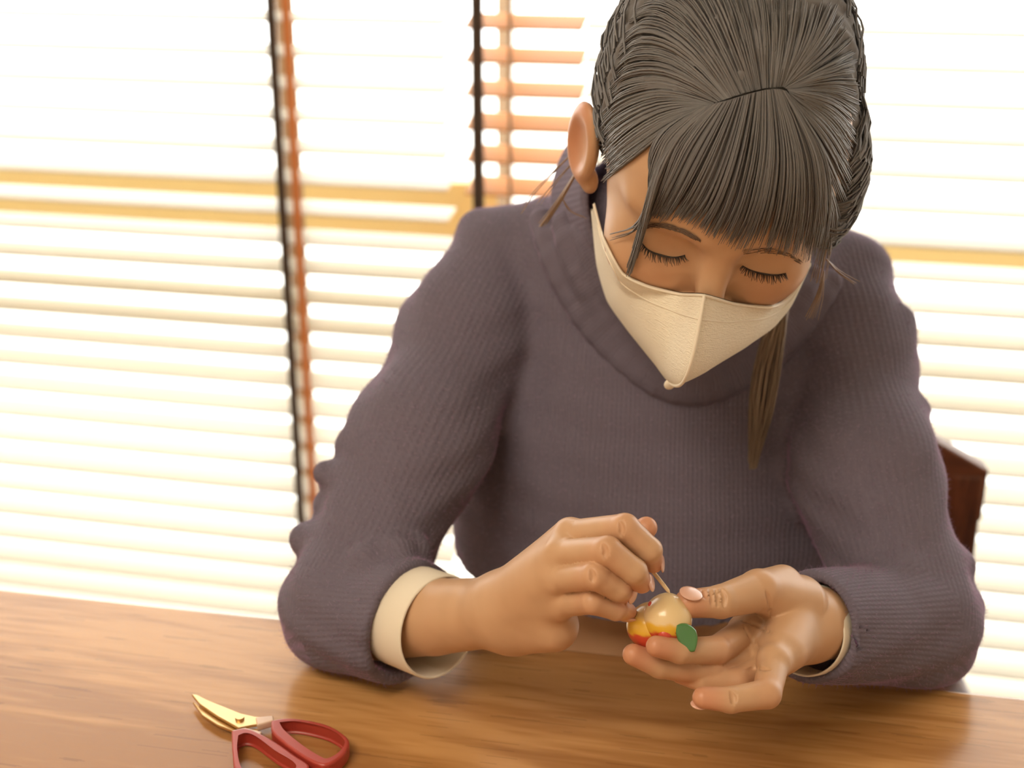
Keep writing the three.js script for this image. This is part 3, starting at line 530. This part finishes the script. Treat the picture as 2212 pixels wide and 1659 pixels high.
// ---- hair
{
  const capG = surface(capSdf, [-0.12, -0.1, -0.17], [0.12, 0.18, 0.12], 0.0028, () => [1, 1, 1]).applyMatrix4(head);
  const S = new Strands(), G = (list) => list;
  const guides = (fams, count, off0, off1, r0, r1, f, cutLo = 0.86, seg = 10, jit = 9, clumps = 0, tight = 0.8) => {
    const curves = fams.map((g) => new THREE.CatmullRomCurve3(g.map((q) => V3(q[0], q[1], 0))));
    for (let i = 0; i < count; i++) {
      const span = fams.length - 1.001, u = rnd() * span, cid = Math.floor(u / span * clumps), uc = clumps ? (cid + 0.2 + 0.6 * hash2(cid, clumps + fams.length)) / clumps * span : u, off = lerp(off0, off1, rnd()), pts = [], jx = rr(-jit, jit), jy = rr(-jit, jit), cut = lerp(cutLo, 1, clumps ? clamp(0.5 * hash2(cid * 7 + 3, clumps) + 0.6 * rnd(), 0, 1) : Math.sqrt(rnd()));
      const n = 5;
      for (let q = 0; q <= n; q++) {
        const w = q / n * cut, uu = clamp(lerp(u, uc, tight * w * w), 0, span), k = Math.floor(uu), t = uu - k;
        const qa = curves[k].getPoint(w), qb = curves[k + 1].getPoint(w), x = lerp(qa.x, qb.x, t) + jx * w, y = lerp(qa.y, qb.y, t) + jy * w;
        pts.push(toWorld(trace(x, y, f, off * (0.35 + 0.65 * Math.sin(Math.PI * Math.min(1, w + 0.15))))));
      }
      S.add(pts, r0, r1, seg, rr(0.85, 1.18), 0.5, r0 * 1.1);
    }
  };
  const back = [
    [[1520, 232], [1450, 275], [1385, 330], [1330, 372], [1300, 395]], [[1526, 228], [1440, 246], [1350, 300], [1300, 350]], [[1534, 226], [1430, 220], [1335, 262], [1290, 310]], [[1548, 221], [1440, 180], [1350, 190], [1300, 232]],
    [[1566, 215], [1460, 120], [1375, 105], [1322, 150]], [[1585, 208], [1500, 80], [1410, 20], [1360, 40]], [[1610, 200], [1555, 70], [1500, -30], [1460, -60]], [[1650, 191], [1640, 70], [1620, -50]], [[1690, 187], [1720, 80], [1735, -50]],
    [[1693, 188], [1770, 90], [1815, 0]], [[1696, 190], [1800, 140], [1855, 110]], [[1700, 193], [1800, 195], [1858, 215]], [[1704, 198], [1795, 245], [1855, 318]], [[1706, 204], [1785, 290], [1842, 388]], [[1706, 212], [1770, 340], [1818, 470]], [[1706, 216], [1768, 350], [1806, 470], [1800, 550]], [[1706, 222], [1756, 350], [1788, 460], [1784, 570]],
  ];
  guides(back, 1050, 0.0008, 0.0036, 0.0008, 0.0003, hairSdf, 0.8, 10, 4, 70, 0.6);
  { // all over the head, combed back to the knot
    const c0 = V3(-0.002, 0.045, -0.02), knot = V3(0, 0.06, -0.15).sub(c0).normalize();
    const onCap = (dir, off) => { let t = 0.2; for (let i = 0; i < 60; i++) { const d = capSdf(c0.x + dir.x * t, c0.y + dir.y * t, c0.z + dir.z * t) - off; if (Math.abs(d) < 2e-4) break; t -= d * 0.8; } return c0.clone().addScaledVector(dir, t); };
    let made = 0;
    const nrm = [0, 0, 0];
    while (made < 1700) {
      const z = rr(-0.9, 0.75), a = rr(0, 2 * Math.PI), q = Math.sqrt(1 - z * z), d0 = V3(q * Math.cos(a), q * Math.sin(a), z);
      if (d0.y < -0.55) continue; const s0 = onCap(d0, 0.001); if (-0.62 * s0.y + 0.78 * s0.z > (s0.x > 0.045 ? 0.040 : 0.0)) continue; if (s0.z > 0.02 && FX(s0.x) < 0.05) continue;
      gradient(capSdf, s0.x, s0.y, s0.z, 0.002, nrm); const ve = eyeL.clone().sub(s0).normalize(), facing = (nrm[0] * ve.x + nrm[1] * ve.y + nrm[2] * ve.z) / Math.hypot(...nrm); if (facing > 0.1 && !(s0.x > 0.052 && s0.y < 0.06)) continue;
      const ang = d0.angleTo(knot); if (ang < 0.25) continue; const ax = V3().crossVectors(d0, knot).normalize(), step = Math.min(ang - 0.1, rr(0.5, 1.0)), off = rr(0.0006, 0.0046), pts = [];
      for (let k = 0; k <= 5; k++) pts.push(toWorld(onCap(d0.clone().applyAxisAngle(ax, step * k / 5), off * (0.5 + 0.5 * Math.sin(Math.PI * Math.min(1, k / 5 + 0.2))))));
      S.add(pts, 0.0009, 0.0005, 8, rr(0.85, 1.18), 0.5); made++;
    }
  }
  const bangs = [
    [[1518, 230], [1440, 275], [1405, 330], [1412, 390]], [[1530, 228], [1445, 305], [1412, 400], [1396, 478]], [[1540, 226], [1462, 300], [1424, 400], [1396, 484]], [[1556, 222], [1490, 310], [1440, 410], [1408, 470]], [[1575, 217], [1520, 320], [1468, 420], [1432, 478]],
    [[1600, 209], [1560, 330], [1515, 430], [1476, 480]], [[1630, 200], [1606, 330], [1570, 450], [1535, 520]], [[1655, 194], [1655, 330], [1630, 455], [1590, 540]], [[1676, 192], [1702, 330], [1694, 460], [1668, 548]], [[1688, 194], [1742, 325], [1752, 450], [1735, 560]], [[1698, 198], [1780, 330], [1795, 450], [1770, 590]],
  ];
  guides(bangs, 720, 0.002, 0.007, 0.0007, 0.00015, hairSdf, 0.62, 12, 6);
  guides(bangs, 560, 0.004, 0.010, 0.0006, 0.00012, hairSdf, 0.74, 12, 5, 52, 0.92);
  guides([[[1540, 226], [1445, 310], [1402, 420], [1380, 510], [1352, 602]], [[1545, 226], [1455, 310], [1412, 420], [1386, 510], [1356, 600]]], 46, 0.006, 0.011, 0.0008, 0.00025, hairSdf, 0.7, 14);
  guides([[[1540, 226], [1440, 330], [1402, 430], [1372, 492], [1318, 513]], [[1545, 226], [1450, 330], [1410, 430], [1378, 492], [1322, 514]]], 10, 0.006, 0.010, 0.0006, 0.0002, hairSdf, 0.9, 14);
  const hair = part('hair', local(S.build(), person), M.hair, person);
  part('under_hair', local(capG, person), M.underHair, hair);
  // long tied lock lying on the chest, and loose wisps
  const K = new Strands();
  for (let i = 0; i < 120; i++) { const j = () => rr(-1, 1), sp = rr(-1, 1), e = rr(0.75, 1); K.add([P(1700 + 10 * j(), 640, 0.955), P(1672 + 24 * sp, 730 + 8 * j(), 0.945 + 0.006 * j()), P(1652 + 30 * sp, 830, 0.950 + 0.006 * j()), P(1640 + 24 * sp, 915, 0.958 + 0.005 * j()), P(1626 + 12 * sp * rr(0.3, 1), 920 + 95 * e, 0.965)], 0.0009, 0.0003, 12, rr(0.8, 1.5), 0.6); }
  part('hair_lock', local(K.build(), person), M.lock, person, 'long brown lock of hair hanging over the chest');
  const wz = new Strands();
  const W1 = (pts, n, r, spread) => { for (let i = 0; i < n; i++) { const a = rr(-1, 1) * spread, b = rr(-1, 1) * spread; wz.add(pts.map(([x, y, d], k) => P(x + a * k, y + b * k * 0.5, d + rr(-0.002, 0.002))), r, r * 0.35, 10, rr(0.7, 1.2)); } };
  W1([[1250, 318, 0.9], [1195, 372, 0.905], [1150, 420, 0.91], [1124, 458, 0.915]], 3, 0.0005, 4); W1([[1252, 335, 0.9], [1205, 388, 0.905], [1165, 440, 0.91]], 3, 0.0005, 4);
  W1([[1256, 352, 0.9], [1232, 395, 0.903], [1205, 440, 0.907], [1172, 486, 0.912]], 16, 0.0008, 3); W1([[1215, 430, 0.905], [1232, 455, 0.906], [1262, 470, 0.907]], 3, 0.0004, 3);
  W1([[1795, 300, 0.86], [1800, 400, 0.85], [1788, 500, 0.85], [1768, 605, 0.852]], 14, 0.0006, 6); W1([[1780, 585, 0.86], [1770, 640, 0.862], [1752, 690, 0.865]], 10, 0.0004, 8); W1([[1785, 560, 0.86], [1815, 590, 0.865], [1850, 612, 0.87]], 5, 0.0006, 4); 
  for (let i = 0; i < 80; i++) { const t = rnd(), s = rnd() < 0.5; const x = s ? lerp(1380, 1285, t) : lerp(1810, 1866, t), y = lerp(0, 260, t); W1([[x, y, 0.9], [x + (s ? -6 : 6) + rr(-8, 8), y + rr(25, 60), 0.9], [x + (s ? -4 : 4) + rr(-14, 14), y + rr(70, 120), 0.9]], 1, 0.0003, 1); }
  part('loose_strand', local(wz.build(), person), M.wisp, person, 'loose backlit wisps of brown hair').userData.kind = 'stuff';
}
// ---- lashes and brows, on the closed lids
{
  const lash = (pts, n, len, nm) => {
    const c = new THREE.CatmullRomCurve3(pts.map(([x, y]) => V3(x, y, 0))), s = new Strands();
    const row = []; for (let i = 0; i <= 12; i++) { const q = c.getPoint(i / 12); row.push(toWorld(trace(q.x, q.y, headSdf, 0.0004))); }
    s.add(row, 0.0002, 0.0002, 16, 1, 1, 0.0008);
    for (let i = 0; i < n; i++) {
      const t = (i + 0.5) / n, q = c.getPoint(t), a = trace(q.x, q.y, headSdf, 0.0003), side = (t - 0.5) * 16, m = len * (0.7 + 0.4 * rnd()) * (0.55 + 0.5 * Math.sin(Math.PI * clamp(t, 0.08, 0.92)));
      const b = trace(q.x + side * 0.5 + rr(-2, 2), q.y + m * 0.5, headSdf, 0.003), e = trace(q.x + side + rr(-3, 3), q.y + m, headSdf, 0.0055);
      s.add([toWorld(a), toWorld(b), toWorld(e)], 0.00042, 0.00012, 5);
    }
    part(nm, local(s.build(), person), M.lash, person);
  };
  lash([[1383, 520], [1400, 540], [1430, 552], [1458, 556], [1480, 551]], 34, 20, 'eyelash'); lash([[1604, 574], [1622, 584], [1650, 592], [1678, 594], [1698, 590]], 34, 21, 'eyelash');
  const brow = (pts, w0, n) => { const s = new Strands(), c = new THREE.CatmullRomCurve3(pts.map(([x, y]) => V3(x, y, 0))); for (let i = 0; i < n; i++) { const t = rnd() * 0.9, o = rr(-1, 1) * w0 * (1 - 0.5 * Math.abs(t - 0.4)), a = c.getPoint(t), b = c.getPoint(Math.min(1, t + 0.1)); s.add([toWorld(trace(a.x, a.y + o, headSdf, 0.0003)), toWorld(trace((a.x + b.x) / 2, (a.y + b.y) / 2 + o - 1, headSdf, 0.0010)), toWorld(trace(b.x, b.y + o * 0.9 - 1, headSdf, 0.0006))], 0.00024, 0.0001, 3); } part('eyebrow', local(s.build(), person), M.brow, person); };
  brow([[1515, 524], [1485, 505], [1450, 492], [1415, 488], [1390, 492]], 6, 190); brow([[1600, 545], [1640, 542], [1680, 545], [1712, 556], [1735, 572]], 6, 60);
}
// ---- face mask with a raised centre seam, and its ear loops
{
  const top = [[1283, 440, 0.012], [1304, 514, 0.046], [1345, 590, 0.068], [1400, 618, 0.084], [1469, 634, 0.093], [1521, 637, 0.113], [1586, 655, 0.098], [1656, 663, 0.076], [1688, 655, 0.060], [1716, 630, 0.046], [1750, 560, 0.02]];
  const bot = [[1276, 452, 0.005], [1288, 570, 0.012], [1311, 650, 0.028], [1352, 710, 0.055], [1412, 785, 0.095], [1447, 826, 0.112], [1500, 800, 0.100], [1585, 740, 0.072], [1660, 697, 0.050], [1706, 650, 0.036], [1752, 568, 0.012]];
  const cu = (l) => new THREE.CatmullRomCurve3(l.map(([x, y, z]) => hz(x, y, z)), false, 'catmullrom', 0.3), ct = cu(top), cb = cu(bot), nu = 80, nv = 24, pos = [], uv = [], idx = [];
  const mid = hz(1490, 712, 0.132);
  const grid = [];
  for (let side = 0; side < 2; side++) {   // outer skin and lining, 1.4 mm apart
    for (let i = 0; i <= nu; i++) for (let j = 0; j <= nv; j++) {
      const u = i / nu, v = j / nv, a = ct.getPoint(u), b = cb.getPoint(u), q = a.clone().lerp(b, v), s = u * 2 - 1;
      const ridge = Math.max(0, 1 - Math.abs(s)), bul = Math.sin(Math.PI * v) * (0.004 + 0.024 * Math.pow(ridge, 1.25));
      q.z += bul; q.y += bul * 0.12;
      for (let it = 0; it < 8; it++) { const d = headSdf(q.x, q.y, q.z); if (d < 0.002) q.addScaledVector(eyeL.clone().sub(q).normalize(), (0.002 - d) * 1.3); }
      if (side) { q.z -= 0.0012; q.x *= 0.994; }
      grid.push(q); pos.push(q.x, q.y, q.z); uv.push(u * 4, v * 3);
    }
  }
  const N = (nu + 1) * (nv + 1), at = (i, j) => i * (nv + 1) + j;
  for (let i = 0; i < nu; i++) for (let j = 0; j < nv; j++) { const a = at(i, j), b = at(i + 1, j), c = at(i, j + 1), d = at(i + 1, j + 1); idx.push(a, c, b, b, c, d, N + a, N + b, N + c, N + b, N + d, N + c); }
  for (let i = 0; i < nu; i++) { let a = at(i, 0), b = at(i + 1, 0); idx.push(a, b, N + a, b, N + b, N + a); a = at(i, nv); b = at(i + 1, nv); idx.push(a, N + a, b, b, N + a, N + b); }
  let g = new THREE.BufferGeometry(); g.setAttribute('position', new THREE.Float32BufferAttribute(pos, 3)); g.setAttribute('uv', new THREE.Float32BufferAttribute(uv, 2)); g.setIndex(idx); g.applyMatrix4(head); g.computeVertexNormals();
  const mask = part('face_mask', local(g, person), M.mask, person, 'cream-white folded face mask');
  const seamPts = []; for (let j = 0; j <= nv; j++) seamPts.push(toWorld(grid[at(nu / 2, j)].clone().add(V3(0, 0.0002, 0.0008))));
  seamPts.push(toWorld(grid[at(nu / 2, nv)].clone().add(V3(0, -0.0035, 0.001))));
  part('centre_seam', local(new THREE.TubeGeometry(new THREE.CatmullRomCurve3(seamPts), 60, 0.0011, 8), person), M.strap, mask);
  part('chin_tab', local(new THREE.SphereGeometry(0.0048, 16, 12).scale(0.75, 1, 0.5).applyMatrix4(head.clone().setPosition(toWorld(grid[at(nu / 2, nv)].clone().add(V3(0, -0.001, 0.001))))), person), M.strap, mask);
  const pleat = []; for (let i = 4; i <= nu - 4; i += 2) pleat.push(toWorld(grid[at(i, 3)].clone().add(V3(0, 0, 0.0003))));
  part('pleat_line', local(new THREE.TubeGeometry(new THREE.CatmullRomCurve3(pleat), 90, 0.0005, 6), person), M.strap, mask);
  const hem = []; for (let i = 0; i <= nu; i += 2) hem.push(toWorld(grid[at(i, 0)].clone().add(V3(0, -0.0002, 0.0006))));
  part('top_hem', local(new THREE.TubeGeometry(new THREE.CatmullRomCurve3(hem), 90, 0.0009, 6), person), M.strap, mask);
  const loop = (l, r, nm = 'ear_loop') => part(nm, local(new THREE.TubeGeometry(new THREE.CatmullRomCurve3(l), 40, r, 8), person), M.strap, mask);
  loop([hz(1286, 300, 0.0), hz(1290, 350, 0.010), hz(1288, 420, 0.018), hz(1294, 480, 0.026), hz(1308, 540, 0.034)], 0.0016);
  loop([hz(1278, 425, -0.002), hz(1279, 470, 0.004), hz(1286, 530, 0.008), hz(1298, 590, 0.016)], 0.0019);
  loop([hz(1778, 480, 0.0), hz(1768, 520, 0.01), hz(1745, 575, 0.022), hz(1705, 645, 0.04)], 0.0012);
}

// ------------------------------------------------------------------ the little painted figure, the pick
{
  const c = P(1441, 1337, 0.768), o = thing('clay_figure', 'small glossy painted clay figure with cream head, yellow and red bands, and green leaf', 'figurine', [c.x, c.y, c.z]);
  const cm = new THREE.Matrix4().extractRotation(camera.matrixWorld);
  const ballG = (rx, ry, rz, tilt, paint) => { const g = new THREE.SphereGeometry(1, 64, 48), p = g.attributes.position, col = []; for (let i = 0; i < p.count; i++) { const x = p.getX(i), y = p.getY(i), z = p.getZ(i), k = 1 - 0.10 * Math.max(0, y) * Math.max(0, y); p.setXYZ(i, x * rx * k, y * ry, z * rz * k); const n = (vnoise(x * 4 + 7, z * 4 + y * 3) - 0.5) * 0.14; col.push(...paint(y + n, x, z)); } g.setAttribute('color', new THREE.Float32BufferAttribute(col, 3)); g.computeVertexNormals(); g.rotateZ(tilt); g.applyMatrix4(cm); return g; };
  const mix = (a, b, t) => a.map((v, i) => lerp(v, b[i], t)), CR = [0.80, 0.60, 0.31], YE = [0.78, 0.45, 0.03], RE = [0.62, 0.07, 0.03], GO = [0.66, 0.44, 0.17];
  part('head_ball', ballG(0.0142, 0.0150, 0.0142, -0.06, (y) => { let q = mix(CR, YE, 1 - sstep(-0.16, -0.02, y)); return mix(q, RE, 1 - sstep(-0.50, -0.38, y)); }), M.paint, o, 'cream ball with yellow and red lower bands');
  const off = P(1408, 1352, 0.775).sub(c);
  part('body_ball', moved(ballG(0.0146, 0.0140, 0.0140, 0.0, (y) => { let q = mix(GO, YE, 1 - sstep(0.2, 0.5, y)); return mix(q, RE, 1 - sstep(-0.30, -0.20, y)); }), off.x, off.y, off.z), M.paint, o, 'gold ball with yellow and red lower bands');
  const at = (g, x, y, d) => { const q = P(x, y, d).sub(c); g.applyMatrix4(cm); return moved(g, q.x, q.y, q.z); };
  part('eye_spot', at(new THREE.SphereGeometry(1, 14, 10).scale(0.0009, 0.0015, 0.0008).rotateZ(-0.45), 1403.5, 1304, 0.7585), M.redDot, o, 'small red painted eye spot');
  const lump = (x, y, d, r) => part('red_flower', at(new THREE.SphereGeometry(r, 20, 14).scale(1.1, 0.95, 0.7), x, y, d), std({ color: lin(0.60, 0.07, 0.04), roughness: 0.3 }), o);
  lump(1458, 1360, 0.7575, 0.0036); lump(1437, 1371, 0.757, 0.0036);
  const sh = new THREE.Shape(); sh.moveTo(-0.0048, 0.0064); sh.quadraticCurveTo(0.0006, 0.0080, 0.0042, 0.0036); sh.quadraticCurveTo(0.0062, -0.001, 0.0038, -0.0068); sh.quadraticCurveTo(0.0018, -0.0076, -0.0008, -0.0046); sh.quadraticCurveTo(-0.0056, -0.0006, -0.0048, 0.0064);
  const lg = new THREE.ExtrudeGeometry(sh, { depth: 0.0016, bevelEnabled: true, bevelSize: 0.0012, bevelThickness: 0.0014, bevelSegments: 4, curveSegments: 16 });
  part('leaf', at(lg, 1482, 1376, 0.757), M.green, o, 'glossy green leaf');
}
{
  const a = P(1447, 1281, 0.764), b = P(1342, 1148, 0.780), o = thing('toothpick', 'thin pale wooden pick pinched between the fingers, touching the cream ball', 'toothpick', [a.x, a.y, a.z]);
  const dir = b.clone().sub(a), L = dir.length(); dir.normalize();
  const prof = [[0.0002, 0], [0.0010, 0.0015], [0.00115, 0.006], [0.0011, L * 0.6], [0.0008, L - 0.002], [0.0001, L]].map(([r, y]) => new THREE.Vector2(r, y));
  const g = new THREE.LatheGeometry(prof, 14); g.applyQuaternion(new THREE.Quaternion().setFromUnitVectors(V3(0, 1, 0), dir));
  part('shaft', g, M.pick, o);
}

// ------------------------------------------------------------------ scissors on the table
{
  const c = onPlaneY(560, 1575, TOP), o = thing('scissors', 'small pair of scissors with red plastic handles and steel blades coloured with gold reflection lying on the table', 'scissors', [c.x, TOP, c.z]);
  const flat = (list, h) => list.map(([x, y]) => { const q = onPlaneY(x, y, TOP + h); return new THREE.Vector2(q.x - c.x, -(q.z - c.z)); });
  const solid = (outer, inner, h0, h1, bev, mat, nm, label, smooth = true) => {
    const mk = (l) => smooth ? new THREE.SplineCurve([...l, l[0]]).getPoints(80).slice(0, -1) : l;
    const s = new THREE.Shape(mk(flat(outer, h1))); if (inner) { const q = flat(inner, h1), m = q.reduce((a, b) => a.clone().add(b)).divideScalar(q.length); s.holes.push(new THREE.Path(mk(q.map((p) => p.sub(m).multiplyScalar(1.07).add(m))))); }
    const g = new THREE.ExtrudeGeometry(s, { depth: h1 - h0 - 2 * bev, bevelEnabled: true, bevelSize: bev, bevelOffset: -bev, bevelThickness: bev, bevelSegments: 3, curveSegments: 8 });
    g.rotateX(-Math.PI / 2); return part(nm, moved(g, 0, h0 + bev, 0), mat, o, label);
  };
  solid([[586, 1555], [624, 1550], [673, 1556], [711, 1566], [740, 1583], [754, 1598], [750, 1618], [734, 1636], [710, 1650], [688, 1650], [655, 1634], [615, 1606], [588, 1580]], [[602, 1560], [640, 1557], [682, 1564], [718, 1576], [743, 1595], [744, 1610], [728, 1628], [706, 1638], [688, 1634], [650, 1610], [614, 1580]], 0.001, 0.0105, 0.0016, M.red, 'handle_loop');
  solid([[500, 1577], [530, 1572], [560, 1582], [600, 1604], [640, 1632], [668, 1652], [655, 1668], [600, 1700], [545, 1698], [510, 1668], [502, 1625]], [[512, 1590], [532, 1583], [556, 1590], [594, 1618], [640, 1652], [600, 1688], [552, 1688], [520, 1660], [510, 1622]], 0.001, 0.0105, 0.0016, M.red, 'handle_loop');
  solid([[414, 1499], [424, 1500], [450, 1513], [520, 1541], [552, 1548], [586, 1550], [584, 1560], [545, 1566], [515, 1572], [470, 1547], [432, 1521]], null, 0.0052, 0.0072, 0.0005, M.steel, 'blade', null, false);
  solid([[417, 1516], [440, 1530], [480, 1551], [520, 1570], [560, 1575], [560, 1583], [508, 1580], [470, 1566], [437, 1545]], null, 0.0028, 0.0048, 0.0005, M.steel, 'blade', null, false);
  solid([[552, 1549], [590, 1545], [592, 1556], [556, 1566]], null, 0.0042, 0.0092, 0.001, M.pale, 'handle_collar', 'pale collar between blade and handle', false);
  solid([[501, 1577], [530, 1571], [566, 1580], [562, 1588], [530, 1580], [505, 1586]], null, 0.002, 0.0092, 0.001, M.pale, 'handle_collar', 'pale collar between blade and handle', false);
  const s = onPlaneY(518, 1552, TOP + 0.0075); part('screw', moved(new THREE.CylinderGeometry(0.0028, 0.0030, 0.0016, 24), s.x - c.x, 0.0080, s.z - c.z), M.steel, o);
}
scene.traverse((o) => { if (o.isLight) o.castShadow = true; });
renderer.render(scene, camera);
